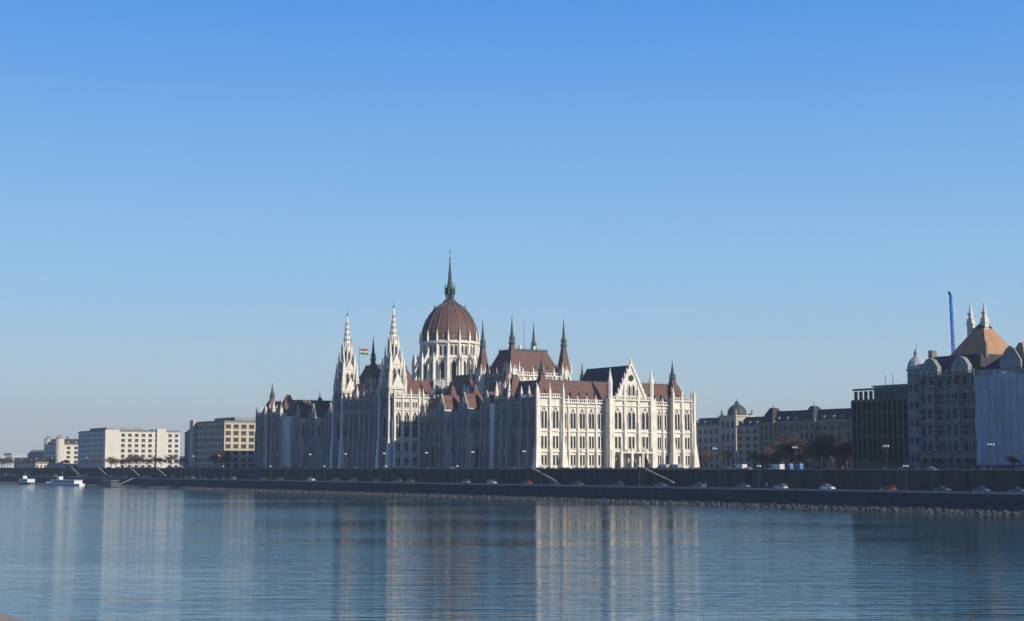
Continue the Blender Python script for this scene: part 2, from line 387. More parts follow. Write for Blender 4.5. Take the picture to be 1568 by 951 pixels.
# chamber blocks
for c in (64.75,185.25):
    x0,x1,y0,y1=23,49,c-11.3,c+11.3
    P.box('walls',x0,x1,y0,y1,32,48.5)
    facade(P,SF(x0,y0),26,39.5,48.5,5,[('pair',42,46.3,.2)],pil=.9,dep=.9,ph=3.4)
    facade(P,WF(x0,y0),22.6,39.5,48.5,4,[('pair',42,46.3,.2)],pil=.9,dep=.9,ph=3.4)
    P.frus('roof',x0+.6,x1-.6,y0+.6,y1-.6,48.5,58.2,4.3,4.3)
    P.box('ridge_copper',x0+4.9,x1-4.9,y0+4.9,y1-4.9,58.2,59.3)
    for xx in range(int(x0)+6,int(x1)-4): P.cone('ridge_copper',xx,y0+5.1,59.2,60.2,.1,.03,4)
    for yy2 in range(int(y0)+6,int(y1)-4): P.cone('ridge_copper',x0+5.1,yy2,59.2,60.2,.1,.03,4)
    for sx in (x0,x1):
        for sy in (y0,y1):
            P.cone('walls',sx,sy,39,50.5,2.5,2.5,8)
            for k in range(8):
                a=math.pi/8+k*math.pi/4; pinn(P,sx+2.5*math.cos(a),sy+2.5*math.sin(a),46,.45,6)
            spire(P,sx,sy,50.5,4.2,73)
    for q in (x0+7,x0+13,x0+19): dormer(P,SF(0,y0),q,-1.6,50,1.3,1.5)
    for dx,dy in ((10,9),(17,9)):
        P.box('trim',x0+dx-.5,x0+dx+.5,y0+dy-.5,y0+dy+.5,57,61)
P.box('walls',18,56,34,54,32,38); P.frus('roof',18.5,55.5,30,54,38,44,5,4)
for xx in (18,56): pinn(P,xx,34,37,1.2,6)
for xx,yyy in ((18,50),(18,78),(18,170),(18,200),(56,50)):
    P.box('walls',xx-1.8,xx+1.8,yyy-1.8,yyy+1.8,32,42); spire(P,xx,yyy,42,3.2,54)
    for sx in (-1,1):
        for sy in (-1,1): pinn(P,xx+sx*1.8,yyy+sy*1.8,41,.6,4.2)
# flag poles
P.cone('flag_pole',36,64,45,71.5,.16,.08,6); P.cone('flag_white',36.3,64,67.6,70.6,.22,.12,6)
P.cone('flag_pole',14,171,45,66,.17,.1,6)
nf=8
for part,z0_,z1_ in (('flag_red',65.0,65.9),('flag_white',64.1,65.0),('flag_green',63.2,64.1)):
    vs=[];fs=[]
    for i in range(nf+1):
        t=i/nf
        for z in (z0_,z1_): vs.append((14.1+t*4.0,171-t*1.4+.22*math.sin(t*7),z-.3*t))
    for i in range(nf): fs.append((2*i,2*i+2,2*i+3,2*i+1))
    P.add(part,vs,fs)

# DOME
DX,DY=36,125
P.cone('walls',DX,DY,44,48,17,17,16); P.cone('walls',DX,DY,48,66,12.6,12.6,16)
P.cone('trim',DX,DY,47.6,48.3,17.3,17.3,16)
P.cone('trim',DX,DY,58.8,59.4,13.2,13.2,16)
P.cone('trim',DX,DY,65.6,66.4,13.7,13.7,32)
for k in range(16):
    a=2*math.pi*k/16
    ux,uy=math.cos(a),math.sin(a)
    R=12.6*math.cos(math.pi/16)
    F=(DX+ux*R+uy*2.45,DY+uy*R-ux*2.45,-uy,ux,ux,uy)
    lancet(P,F,2.45,49,58,2.1); 
    for t in (1.5,3.4): lancet(P,F,t,60.2,64.8,1.15)
    P.fpoly('trim',F,[(.6,66.3),(4.3,66.3),(2.45,69.2)],-.1,.3)
    R2=17*math.cos(math.pi/16)
    F2=(DX+ux*R2+uy*3.3,DY+uy*R2-ux*3.3,-uy,ux,ux,uy)
    P.fbox('trim',F2,.2,6.4,.1,.4,49.0,49.2)
    a2=a+math.pi/16; vx,vy=math.cos(a2),math.sin(a2)
    P.beam('trim',(DX+vx*12.9,DY+vy*12.9,48),(DX+vx*12.9,DY+vy*12.9,66.2),.95)
    pinn(P,DX+vx*13.3,DY+vy*13.3,66,.8,5.6)
    P.beam('trim',(DX+vx*16.4,DY+vy*16.4,46),(DX+vx*16.4,DY+vy*16.4,55.5),1.15)
    pinn(P,DX+vx*16.4,DY+vy*16.4,55.5,1.1,5.8)
    P.beam('trim',(DX+vx*16.2,DY+vy*16.2,55),(DX+vx*12.8,DY+vy*12.8,61.5),.5,1.0)
prof=[(12.7,66.2),(12.75,68),(12.6,70.3),(12.3,72.3),(11.8,74),(11.1,75.8),(10.1,77.7),(8.9,79.6),(7.5,81.3),(6,82.7),(4.4,83.9),(2.9,84.9)]
P.lathe('dome_shell',DX,DY,prof,32,math.pi/32)
for k in range(16):
    a=2*math.pi*(k+.5)/16; vx,vy=math.cos(a),math.sin(a)
    for (r0,z0),(r1,z1) in zip(prof[:-1],prof[1:]):
        P.beam('dome_ribs',(DX+vx*r0,DY+vy*r0,z0),(DX+vx*r1,DY+vy*r1,z1),.45,.5)
    a=2*math.pi*k/16; vx,vy=math.cos(a),math.sin(a)
    for (r0,z0),(r1,z1) in zip(prof[:-1],prof[1:]):
        P.beam('dome_ribs',(DX+vx*(r0-.08),DY+vy*(r0-.08),z0),(DX+vx*(r1-.08),DY+vy*(r1-.08),z1),.2,.3)
    P.cone('dome_ribs',DX+vx*11.0,DY+vy*11.0,75.4,77.0,.32,.05,4)
P.cone('dome_ribs',DX,DY,81.6,82.1,7.5,7.2,32)
for k in range(16):
    a=2*math.pi*(k+.5)/16; P.cone('dome_ribs',DX+7.2*math.cos(a),DY+7.2*math.sin(a),82,83.8,.22,.04,4)
P.cone('lantern',DX,DY,84.8,85.5,3.2,3.0,16)
P.cone('lantern',DX,DY,85.5,86.2,3.0,1.9,16)
P.cone('lantern',DX,DY,86.2,90.8,1.15,1.15,8)
for k in range(8):
    a=2*math.pi*k/8; P.cone('lantern',DX+1.75*math.cos(a),DY+1.75*math.sin(a),86.2,91,.24,.24,6)
    P.cone('lantern',DX+2.3*math.cos(a),DY+2.3*math.sin(a),88.5,94,.3,.03,4)
P.cone('lantern',DX,DY,90.8,91.6,2.3,2.2,8)
P.cone('lantern',DX,DY,91.6,95,1.5,.9,8)
P.cone('lantern',DX,DY,95,104.6,.9,.2,8)
P.cone('lantern',DX,DY,98,98.5,.95,.8,8)
P.cone('lantern',DX,DY,104.6,105.2,.42,.42,8)
P.cone('lantern',DX,DY,105.2,109.6,.13,.09,6); P.box('lantern',DX-.7,DX+.7,DY-.06,DY+.06,107.6,107.8)
P.build('parliament_building',dict(walls='stone',trim='trim',walls_river_shade='stone_river_shade',trim_river_shade='trim_river_shade',windows='glass',arcade='arch_dark',roof='roof_red',roof_slate='roof_dark',
  ridge_copper='copper',roof_spires='roof_red',spire_copper='copper',roof_dormers='copper',tower_spires='stone_clean',dome_shell='dome',dome_ribs='rib',
  lantern='copper',flag_pole='steel',flag_red='flagred',flag_white='flagwhite',flag_green='flaggreen'))

# ------------------------------------------------------------ generic city buildings
def block(name,x0,x1,y0,y1,zt,wall,floors,bs,bw_,win=.55,roof='flat',rz=5,roofm='roof_dark',z0=G,cols='s',trim='coping',extra=None,wh=.55,skip=0):
    b=B()
    b.box('walls',x0,x1,y0,y1,z0,zt)
    fh=(zt-z0-1.2)/floors
    for F,L,nb in ((SF(x0,y0),x1-x0,bs),(WF(x0,y0),y1-y0,bw_)):
        w=L/nb
        for i in range(nb):
            for f in range(floors):
                t=(i+.5)*w; zb=z0+.9+f*fh
                b.fbox('windows',F,t-w*win/2,t+w*win/2,.01,.04,zb,zb+fh*wh)
                b.fbox('window_frames',F,t-w*win/2-.15,t+w*win/2+.15,0,.22,zb-.2,zb)
                b.fbox('window_frames',F,t-.06,t+.06,.04,.1,zb,zb+fh*wh)
                b.fbox('window_frames',F,t-w*win/2-.12,t-w*win/2,0,.18,zb,zb+fh*wh)
        b.fbox('window_frames',F,-.3,L+.3,-.1,.5,zt-.5,zt+.1)
        b.fbox('window_frames',F,-.1,L+.1,0,.25,z0+fh+.25,z0+fh+.5)
    if roof=='flat':
        b.box('roof',x0+.6,x1-.6,y0+.6,y1-.6,zt,zt+.5)
        random.seed(int(x0*7+y0))
        for _ in range(5):
            xx=random.uniform(x0+3,x1-5);yy=random.uniform(y0+3,y1-5)
            b.box('roof',xx,xx+random.uniform(1,3),yy,yy+random.uniform(1,3),zt+.5,zt+random.uniform(1.2,2.4))
    else:
        b.frus('roof',x0+.3,x1-.3,y0+.3,y1-.3,zt,zt+rz,rz*.7,rz*.7)
        n=max(2,int((x1-x0)/5))
        for i in range(n): b.fbox('dormers',SF(x0,y0),(i+.5)*(x1-x0)/n-.6,(i+.5)*(x1-x0)/n+.6,-2.6,-.9,zt+.3,zt+2.0)
        n=max(2,int((y1-y0)/5))
        for i in range(n): b.fbox('dormers',WF(x0,y0),(i+.5)*(y1-y0)/n-.6,(i+.5)*(y1-y0)/n+.6,-2.6,-.9,zt+.3,zt+2.0)
        for i in range(4):
            xx=x0+(x1-x0)*(.2+.2*i); b.box('chimneys',xx-.5,xx+.5,y0+rz*.7+1,y0+rz*.7+2.4,zt+rz-1,zt+rz+1.8)
    mats=dict(walls=wall,windows='glass',window_frames=trim,roof=roofm,dormers='grey',chimneys='brownstone')
    if extra: extra(b,mats)
    return b.build(name,mats)

def exB(b,m):
    b.box('penthouse',8,34,302,330,34.5,37); m['penthouse']='grey'
    b.box('stair_tower',-2,0.02,336,341,G,36); m['stair_tower']='beige'
block('office_building',0,40,297,341,34.6,'beige',7,9,10,.62,extra=exB,wh=.6)
def exA(b,m):
    b.box('blank_wall',-.6,8.6,485.4,488,G,33.7); m['blank_wall']='cream'
    b.box('stair_tower',33,39,484.5,488,G,34.6); m['stair_tower']='cream'
    b.box('penthouse',4,28,497,530,33.6,35.4); m['penthouse']='grey'
block('riverside_apartment_block',0,49,486,541,33.2,'cream',7,11,12,.5,extra=exA)
block('apartment_block',9,50,350,376,30,'brownstone',6,8,6,.5,roof='m',rz=3.5)
def exD(b,m):
    for xx,yy in ((2,587),(30,587),(2,612)):
        b.cone('turrets',xx,yy,G,29.5,3.0,3.0,10); b.cone('turret_roofs',xx,yy,29.5,32,3.2,.8,10)
    m['turrets']='cream'; m['turret_roofs']='grey'
block('corner_mansion',0,42,586,616,26,'cream',5,8,6,.45,roof='m',rz=3.5,extra=exD)
block('apartment_block',10,60,640,690,20,'grey',4,9,9,.5,roof='m',rz=2.5)
block('apartment_block',20,60,700,760,17,'beige',3,9,9,.5)
block('quayside_pavilion',-22,-12,560,596,13.4,'cream',1,4,8,.4)
def exK(b,m):
    b.box('corner_tower',175.3,187,89.3,101,G,34.5)
    b.box('cornice',174.8,187.5,88.8,101.5,34.5,35.3)
    b.lathe('tower_dome',181.1,95,[(4.6,35.3),(4.7,36.6),(4.2,38.2),(3.1,39.6),(1.7,40.5),(1.0,40.8),(1.0,41.6),(.2,42.4),(.1,43.6)],16)
    for dx,dy in ((176,90),(186.3,90),(176,100.3)):
        b.cone('statues',dx,dy,35.3,37.5,.6,.45,6); b.cone('statues',dx,dy,37.5,38.4,.35,.1,6)
    for f in range(4):
        for t in (2.4,5.8,9.2):
            zb=G+2+f*6
            for F in (SF(175.3,89.3),WF(175.3,89.3)):
                b.fbox('windows',F,t-.75,t+.75,.01,.05,zb,zb+3.4); b.fbox('window_frames',F,t-1,t+1,0,.3,zb+3.5,zb+3.8)
    for i in range(12): b.cone('columns',190+i*3.2,89.9,14.5,28,.62,.52,10)
    b.box('cornice',188.5,227.5,88.9,91.2,28,29.6); b.box('cornice',188.5,227.5,88.9,91.2,13.6,14.4)
    b.fpoly('cornice',SF(0,89.6),[(200,29.6),(216,29.6),(208,34)],-1,.3)
    for i in range(7): b.cone('statues',190+i*6,90,31.5,33.8,.4,.15,6)
    m.update(corner_tower='oldcream',columns='oldcream',cornice='oldcream',tower_dome='copper',statues='coping')
block('ministry_building',177,240,91,124,31.0,'oldcream',5,16,8,.42,roof='m',rz=3.6,roofm='copper',extra=exK)
def exMu(b,m):
    b.lathe('corner_dome',152.5,142.5,[(4,33),(4.2,34.5),(3.4,36),(2,37),(.9,37.6),(.8,38.4),(.1,39.4)],14)
    for i in range(6): b.cone('pilasters',152+i*4.4,139.7,G+3,32,.5,.45,8)
    m['corner_dome']='copper'; m['pilasters']='oldcream'
block('museum_building',150,176,140,190,33,'oldcream',5,8,12,.42,roof='m',rz=3.4,roofm='copper',extra=exMu)
def exM(b,m):
    for yy in (-44,-18,6):
        b.frus('tower_roof',118.5,128,yy-4,yy+4,29,35,3.4,3); b.cone('finials',123,yy,35,37,.2,.05,5)
        b.box('risalits',118.8,120.1,yy-4.5,yy+4.5,G,29.6)
        for f in range(5):
            for t in (1.6,4.5,7.4): b.fbox('windows',WF(118.8,yy-4.5),t-.6,t+.6,.01,.05,G+1+f*3.9,G+3.4+f*3.9)
    m['tower_roof']='roof_dark'; m['finials']='copper'; m['risalits']='brownstone'
block('ministry_building',120,160,-60,9,29,'brownstone',5,8,18,.42,roof='m',rz=4.6,extra=exM)
block('apartment_block',150,200,-10,60,29,'beige',6,8,14,.45,roof='m',rz=4)
block('apartment_block',200,280,10,80,28,'brownstone',6,8,14,.45,roof='m',rz=4)
RL=W(-3,0,0)
# R1 dark office
b=B()
b.box('walls',15,50,-165.8,-143.5,G,29.6)
F=WF(15,-165.8)
for i in range(12):
    t=i*22.3/11
    b.fbox('fins',F,t-.28,t+.28,0,.9,G+3.6,30.2)
for f in range(6):
    zz=G+4+f*3.5
    for i in range(11):
        t0=i*22.3/11+.3; b.fbox('windows',F,t0,t0+1.42,.01,.05,zz,zz+2.5)
    b.fbox('fins',F,0,22.3,0,.35,zz+2.7,zz+3.3)
b.box('walls',14.2,15,-165.8,-143.5,29.7,30.4)
b.box('penthouse',18,48,-164,-149,29.6,34.2)
for i in range(8): b.box('fins',17.8,18,-164+i*2.1,-163.8+i*2.1,29.6,34.4)
b.box('roof',17.5,48.5,-164.5,-148.5,34.2,34.6)
for yy in (-150,-156,-147): b.cone('fins',25,yy,34.5,38.5,.12,.06,5)
b.build('modern_office_building',dict(walls='darkpanel',fins='darkpanel',windows='glass',penthouse='greenglass',roof='grey'),loc=RL)
# R2 scaffolded palace
b=B()
x0,x1,y0,y1,zt=15,62,-191,-166.6,36.5
b.box('walls',x0,x1,y0,y1,G,zt)
F=WF(x0,y0); L=y1-y0
for i in range(8):
    t=(i+.5)*L/8
    for f in range(6):
        zb=G+1.3+f*4.5; rect(b,F,t,zb,zb+2.9,1.7,tr='window_frames')
    if i in (2,5):
        b.fbox('walls',F,t-1.6,t+1.6,0,1.3,G+6,zt-3)
        for f in range(1,5): zb=G+1.5+f*4.5; b.fbox('windows',F,t-.8,t+.8,1.31,1.36,zb,zb+2.7)
for zs in (14.2,23,32): b.fbox('window_frames',F,0,L,0,.6,zs,zs+.4)
b.fbox('window_frames',F,-.4,L+.4,-.2,1.0,zt-.6,zt)
for t in (6.5,17.5):
    b.fpoly('walls',F,[(t-3,zt),(t+3,zt),(t+3,zt+2.2),(t+1.8,zt+3.8),(t+1.2,zt+4.4),(t,zt+4.8),(t-1.2,zt+4.4),(t-1.8,zt+3.8),(t-3,zt+2.2)],-1.4,.2)
    lancet(b,F,t,zt+.5,zt+3.6,1.6,tr='window_frames')
b.frus('roof',x0+1,x1,y0+.2,y1-.6,zt,zt+5.6,4.6,3.6)
b.cone('turret',x0+1,y1-1.2,G,38,2.6,2.6,12)
for zz in (12,17,22,27,32):
    for k in range(5):
        a=math.pi*(.6+k*.2); F3=(x0+1+2.55*math.cos(a)-.0,y1-1.2+2.55*math.sin(a),-math.sin(a),math.cos(a),math.cos(a),math.sin(a))
        b.fbox('windows',F3,-.4,.4,0,.08,zz,zz+2)
b.cone('turret',x0+1,y1-1.2,38,38.5,3.1,3.1,12)
b.lathe('turret_dome',x0+1,y1-1.2,[(2.7,38.5),(2.8,39.4),(2.3,40.8),(1.3,41.8),(.8,42.3),(.8,43.4),(.15,44.6),(.1,46.4)],12)
b.box('walls',24,38,-186,-173,36,41.5)
b.frus('roof_pyramid',23.5,38.5,-186.8,-172.4,41.5,50.5,6.0,5.8)
b.frus('roof_pyramid_cap',29,33,-181.5,-177.8,50.2,51.6,1.2,1.2)
for yy in (-175.6,-180.6):
    b.box('pinnacle_towers',29.7,31.3,yy-.8,yy+.8,46,53.2); b.box('pinnacle_towers',29.5,31.5,yy-1,yy+1,51.6,52.1)
    b.box('pinnacle_towers',30.0,31.0,yy-.5,yy+.5,53.2,54.6); b.box('pinnacle_towers',29.8,31.2,yy-.7,yy+.7,54.6,54.9)
    b.cone('pinnacle_towers',30.5,yy,54.9,58.0,.6,.06,8)
b.cone('chimneys',22,-188,41,45.5,.5,.4,8); b.box('chimneys',20,22,-170,-168.6,40,44)
for k in range(11):
    t=k*2.4
    b.fbox('scaffold_tubes',F,t-.07,t+.07,1.9,2.04,G,zt+1)
for f in range(14):
    zz=G+2+f*2.0; b.fbox('scaffold_tubes',F,0,L,1.88,2.05,zz,zz+.12)
    b.fbox('scaffold_decks',F,0,L,1.3,1.86,zz-.12,zz-.04)
b.build('scaffolded_palace',dict(walls='grey',windows='glass',window_frames='coping',roof='roof_dark',turret='grey',turret_dome='net',roof_pyramid='roof_orange',roof_pyramid_cap='roof_dark',chimneys='brownstone',
   pinnacle_towers='cream',scaffold_tubes='steel',scaffold_decks='brownstone'),loc=RL)
# R3 wrapped wing
b=B()
b.box('walls',14,60,-262,-191.3,G,37)
F=WF(12,-262)
L=70; ny=70; nz=24
vs=[];fs=[]
random.seed(4)
for i in range(ny+1):
    for j in range(nz+1):
        t=i*L/ny; z=G+2+j*(35.5-G-2)/nz
        n=.35*math.sin(t*1.4+math.sin(z*.5))+random.uniform(-.09,.09)+(.25 if i%3==0 else 0)
        vs.append((12-.2-n,-262+t,z+ (0.5*math.sin(t*.45) if j==nz else 0)))
for i in range(ny):
    for j in range(nz):
        a=i*(nz+1)+j; fs.append((a,a+nz+1,a+nz+2,a+1))
b.add('sheeting',vs,fs)
for k in range(30):
    t=k*2.4; b.fbox('scaffold_tubes',F,t-.05,t+.05,.75,.85,G,36.5)
for f in range(6): b.fbox('scaffold_tubes',F,0,L,.78,.88,G+2+f*4.4,G+2.08+f*4.4)
b.frus('roof',14.5,59,-261,-192,37,41.5,5,5)
for yy in (-203,-214): 
    b.frus('roof_new',15,22,yy-4,yy+4,37,44,3,3.4)
    b.fpoly('gable_wall',WF(14,yy-3.5),[(0,37),(7,37),(7,39),(5,42),(3.5,43),(2,42),(0,39)],0,.5)
b.build('wrapped_palace_wing',dict(walls='grey',sheeting='net',scaffold_tubes='steel',roof='roof_dark',roof_new='roof_orange',gable_wall='grey'),loc=RL)
# crane
b=B()
p0=Vector((40,-164.6,G)); p1=Vector((39.8,-163.2,62))
for dx,dy in ((-.45,-.45),(.45,-.45),(.45,.45),(-.45,.45)):
    b.beam('mast',p0+Vector((dx,dy,0)),p1+Vector((dx*.5,dy*.5,0)),.2)
for k in range(44):
    f=k/44; g=(k+1)/44; s0=1-f*.5; s1=1-g*.5; q=p0.lerp(p1,f); r=p0.lerp(p1,g); c=.45
    b.beam('lattice',q+Vector((-c,-c,0))*s0,r+Vector((c,-c,0))*s1,.12)
    b.beam('lattice',q+Vector((-c,c,0))*s0,r+Vector((-c,-c,0))*s1,.12)
b.box('base',38,42,-166.6,-162.6,G,G+1.5)
b.beam('hook_block',p1,p1+Vector((-.2,.5,1.2)),.6)
b.build('tower_crane',dict(mast='bluepaint',lattice='bluepaint',base='grey',hook_block='iron'))

# ------------------------------------------------------------ distant skyline
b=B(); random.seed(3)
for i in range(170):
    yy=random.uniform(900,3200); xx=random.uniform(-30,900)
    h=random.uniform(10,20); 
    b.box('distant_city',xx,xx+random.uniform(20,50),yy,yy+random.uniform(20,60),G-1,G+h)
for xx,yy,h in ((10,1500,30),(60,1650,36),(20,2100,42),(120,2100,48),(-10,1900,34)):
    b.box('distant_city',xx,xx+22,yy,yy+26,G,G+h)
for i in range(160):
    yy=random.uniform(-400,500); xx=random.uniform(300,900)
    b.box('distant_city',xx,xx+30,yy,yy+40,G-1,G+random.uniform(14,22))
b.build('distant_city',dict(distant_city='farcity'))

# ------------------------------------------------------------ ground, quay, river
def strip(name,pts,m,y0=-2500,y1=9000,ny=1,bumpy=0):
    b=B(); vs=[];fs=[]
    n=len(pts)
    for j in range(ny+1):
        y=y0+(y1-y0)*j/ny
        for (x,z) in pts: vs.append((x,y,z))
    for j in range(ny):
        for i in range(n-1):
            a=j*n+i; fs.append((a,a+1,a+n+1,a+n))
    b.add(name,vs,fs)
    return b.build(name,{name:m},recalc=False)
strip('ground',[(-26,G),(9000,G)],'paving')
strip('riverside_lawn',[(-20,G+.01),(-6,G+.01)],'grass',y0=-140,y1=-20)
strip('square_lawn',[(12,G+.01),(110,G+.01)],'grass',y0=-138,y1=-12)
strip('promenade_road',[(-22,G+.02),(-8,G+.02)],'asphalt',y0=-900,y1=-142)
strip('retaining_wall',[(-26,4.4),(-25.8,G),(-25.8,9.6),(-25.2,9.6),(-25.2,G)],'retwall')
strip('retaining_wall_coping',[(-26.0,9.6),(-26.0,9.8),(-25.1,9.8),(-25.1,9.6)],'coping')
strip('quay_road',[(-43.2,4.5),(-26,4.5)],'asphalt')
strip('quay_kerb',[(-29,4.5),(-29,4.63),(-26,4.63)],'paving')
strip('quay_coping',[(-44.3,4.3),(-44.3,4.72),(-43.2,4.72),(-43.2,4.5)],'coping')
strip('quay_wall',[(-46.4,.9),(-44.3,4.3)],'quaywall')
b=B()
for i in range(-42,100):
    y=i*8.0
    b.box('wall_piers',-26.25,-25.7,y-.35,y+.35,4.5,9.6)
b.build('retaining_wall_piers',dict(wall_piers='retwall'))
b=B(); random.seed(31)
for i in range(1500):
    y=random.uniform(-140,-8); x=-22.5+random.uniform(-.7,.7); z=G+.2+random.uniform(0,1.0); r=random.uniform(.2,.45)
    b.cone('hedge',x,y,z-r*.5,z+r*.6,r,r*.45,5,random.random()*3)
b.build('hedge',dict(hedge='hedge'))
b=B()
for i in range(-60,140):
    b.box('lane_markings',-36.1,-35.95,i*6,i*6+3,4.5,4.51)
b.box('lane_markings',-42.2,-42.05,-500,900,4.5,4.51)
b.build('lane_markings',dict(lane_markings='paint'))
b=B(); vs=[];fs=[]; random.seed(11)
nx=7; ny=1600; y0=-420; y1=780
for j in range(ny+1):
    for i in range(nx+1):
        f=i/nx; vs.append((-49.6+f*3.6+random.uniform(-.25,.25), y0+(y1-y0)*j/ny, -.5+f*1.7+random.uniform(-.2,.22)))
for j in range(ny):
    for i in range(nx):
        a=j*(nx+1)+i; fs.append((a,a+1,a+nx+2,a+nx+1))
b.add('riprap',vs,fs); b.build('riprap_revetment',dict(riprap='riprap'),recalc=False)
strip('near_bank',[(-295.5,-.5),(-302,.9),(-318,4.6),(-327,8.7),(-2500,8.8)],'nearbank',y0=-3000)

# water
wm=bpy.data.materials.new('river_water'); wm.use_nodes=True
nt=wm.node_tree; bs=nt.nodes['Principled BSDF']
bs.inputs['Base Color'].default_value=(0.022,0.072,0.075,1)
bs.inputs['IOR'].default_value=1.36
geo=nt.nodes.new('ShaderNodeNewGeometry')
def noise(scale,st,det=3):
    mp=nt.nodes.new('ShaderNodeMapping'); mp.inputs['Scale'].default_value=st
    nt.links.new(geo.outputs['Position'],mp.inputs['Vector'])
    n=nt.nodes.new('ShaderNodeTexNoise'); n.inputs['Scale'].default_value=scale; n.inputs['Detail'].default_value=det
    nt.links.new(mp.outputs['Vector'],n.inputs['Vector']); return n
n1=noise(1.3,(.13,1,1),3); n2=noise(.3,(.16,1,1),2); n3=noise(.012,(.5,1.6,1),3)
b1=nt.nodes.new('ShaderNodeBump'); b1.inputs['Distance'].default_value=.13
mr=nt.nodes.new('ShaderNodeMapRange'); mr.inputs[1].default_value=.4; mr.inputs[2].default_value=.65; mr.inputs[3].default_value=.4; mr.inputs[4].default_value=1.0
nt.links.new(n3.outputs['Fac'],mr.inputs[0]); nt.links.new(mr.outputs[0],b1.inputs['Strength'])
nt.links.new(n1.outputs['Fac'],b1.inputs['Height'])
b2=nt.nodes.new('ShaderNodeBump'); b2.inputs['Distance'].default_value=.2; b2.inputs['Strength'].default_value=.5
nt.links.new(n2.outputs['Fac'],b2.inputs['Height']); nt.links.new(b1.outputs['Normal'],b2.inputs['Normal'])
nt.links.new(b2.outputs['Normal'],bs.inputs['Normal'])
mr2=nt.nodes.new('ShaderNodeMapRange'); mr2.inputs[1].default_value=.4; mr2.inputs[2].default_value=.65; mr2.inputs[3].default_value=.05; mr2.inputs[4].default_value=.10
nt.links.new(n3.outputs['Fac'],mr2.inputs[0]); nt.links.new(mr2.outputs[0],bs.inputs['Roughness'])
M['water']=wm
strip('river_water',[(-400,0),(-40,0)],'water',y0=-3000,y1=9000)

# ------------------------------------------------------------ stairs along the embankment wall
def stairs(u0,du=14,n=26):
    b=B(); x0,x1=-28.6,-26.05
    for i in range(n):
        za=G-(i+1)*(G-4.5)/n
        ya=u0-i*du/n; b.box('steps',x0,x1,ya-du/n,ya,4.5,max(4.6,za))
    for xx in (x0-.35,):
        pts=[(u0+2.5,4.5),(u0-du,4.5),(u0-du-.6,5.5),(u0-du+.2,5.6),(u0,10.0),(u0+2.5,10.0)]
        b.fpoly('parapet',(xx,0,0,1,-1,0),pts,-.35,0)
        b.fpoly('parapet_cap',(xx,0,0,1,-1,0),[(u0-du-.8,5.5),(u0-du-.8,5.85),(u0,10.25),(u0+2.5,10.25),(u0+2.5,10.0),(u0,10.0)],-.4,.15)
    b.box('steps',x0,x1,u0,u0+2.5,4.5,G)
    b.build('embankment_stairs',dict(steps='coping',parapet='retwall',parapet_cap='coping'))
for u in (-38,-100,320,360,413,463): stairs(u)

# ------------------------------------------------------------ trees
def tree_mesh(seed,H=12):
    random.seed(seed); b=B()
    def seg(k,p,q,r0,r1,n=4):
        d=(q-p).normalized(); up=Vector((0,0,1)) if abs(d.z)<.9 else Vector((1,0,0))
        a=d.cross(up).normalized(); c=a.cross(d)
        vs=[tuple(p+(a*math.cos(t)+c*math.sin(t))*r0) for t in [2*math.pi*i/n for i in range(n)]]+[tuple(q+(a*math.cos(t)+c*math.sin(t))*r1) for t in [2*math.pi*i/n for i in range(n)]]
        b.add(k,vs,[(i,(i+1)%n,n+(i+1)%n,n+i) for i in range(n)])
    def grow(p,d,L,r,lev):
        q=p+d*L*.5+Vector((random.uniform(-.05,.05)*L,random.uniform(-.05,.05)*L,0)); e=q+(d+Vector((0,0,.12))).normalized()*L*.5
        k='limbs' if lev<3 else 'twigs'
        n=6 if lev<2 else (4 if lev<4 else 3)
        seg(k,p,q,r,r*.8,n); seg(k,q,e,r*.8,r*.6,n)
        if lev>=5: return
        nb=[5,4,4,4,4][lev]
        for i in range(nb):
            st=p.lerp(e,random.uniform(.45,1.0)) if lev>0 else p.lerp(e,random.uniform(.7,1.0))
            az=2*math.pi*(i/nb)+random.uniform(-.5,.5); sp=random.uniform(.35,.85)
            up=Vector((0,0,1)) if abs(d.z)<.9 else Vector((1,0,0))
            a=d.cross(up).normalized(); c=a.cross(d)
            nd=(d*math.cos(sp)+(a*math.cos(az)+c*math.sin(az))*math.sin(sp)); nd.z+=.12; nd.normalize()
            grow(st,nd,L*random.uniform(.55,.78),max(.04,r*.55),lev+1)
    grow(Vector((0,0,0)),Vector((0,0,1)),H*.33,H*.022,0)
    me=bpy.data.meshes.new('bare_tree')
    V=[];F=[];mi=[]
    for idx,k in enumerate(('limbs','twigs')):
        v,f=b.p[k]; o=len(V); V+=v; F+=[tuple(i+o for i in ff) for ff in f]; mi+=[idx]*len(f)
    me.from_pydata(V,[],F); me.materials.append(M['bark']); me.materials.append(M['twig'])
    me.polygons.foreach_set('material_index',mi); return me
TM=[tree_mesh(s) for s in (1,2,3,4)]
random.seed(21)
def tree(u,v,s=1.0,z=G):
    o=bpy.data.objects.new('bare_tree',random.choice(TM)); S.collection.objects.link(o)
    o.location=W(u,v,z-.05); o.rotation_euler=(0,0,random.uniform(0,6)); o.scale=(s,s,s*random.uniform(.9,1.1))
n=0
while n<44:
    u,v=random.uniform(-142,-20),random.uniform(10,104)
    if u<-104+(v-14)*.95: tree(u,v,random.uniform(.85,1.35)); n+=1
for u in range(-141,-114,6): tree(u+random.uniform(-2,2),-1+random.uniform(-2,6),random.uniform(.55,.95))
for i in range(8): tree(random.uniform(20,80),random.uniform(96,135),random.uniform(.8,1.1))
for u in list(range(262,300,12))+list(range(345,480,9)): tree(u+random.uniform(-3,3),random.uniform(-16,-4),random.uniform(.65,1.05))
for u in range(550,760,14): tree(u,random.uniform(-20,-5),random.uniform(.7,1))
for u in range(-235,-145,12): tree(u,random.uniform(2,8),random.uniform(.35,.65))

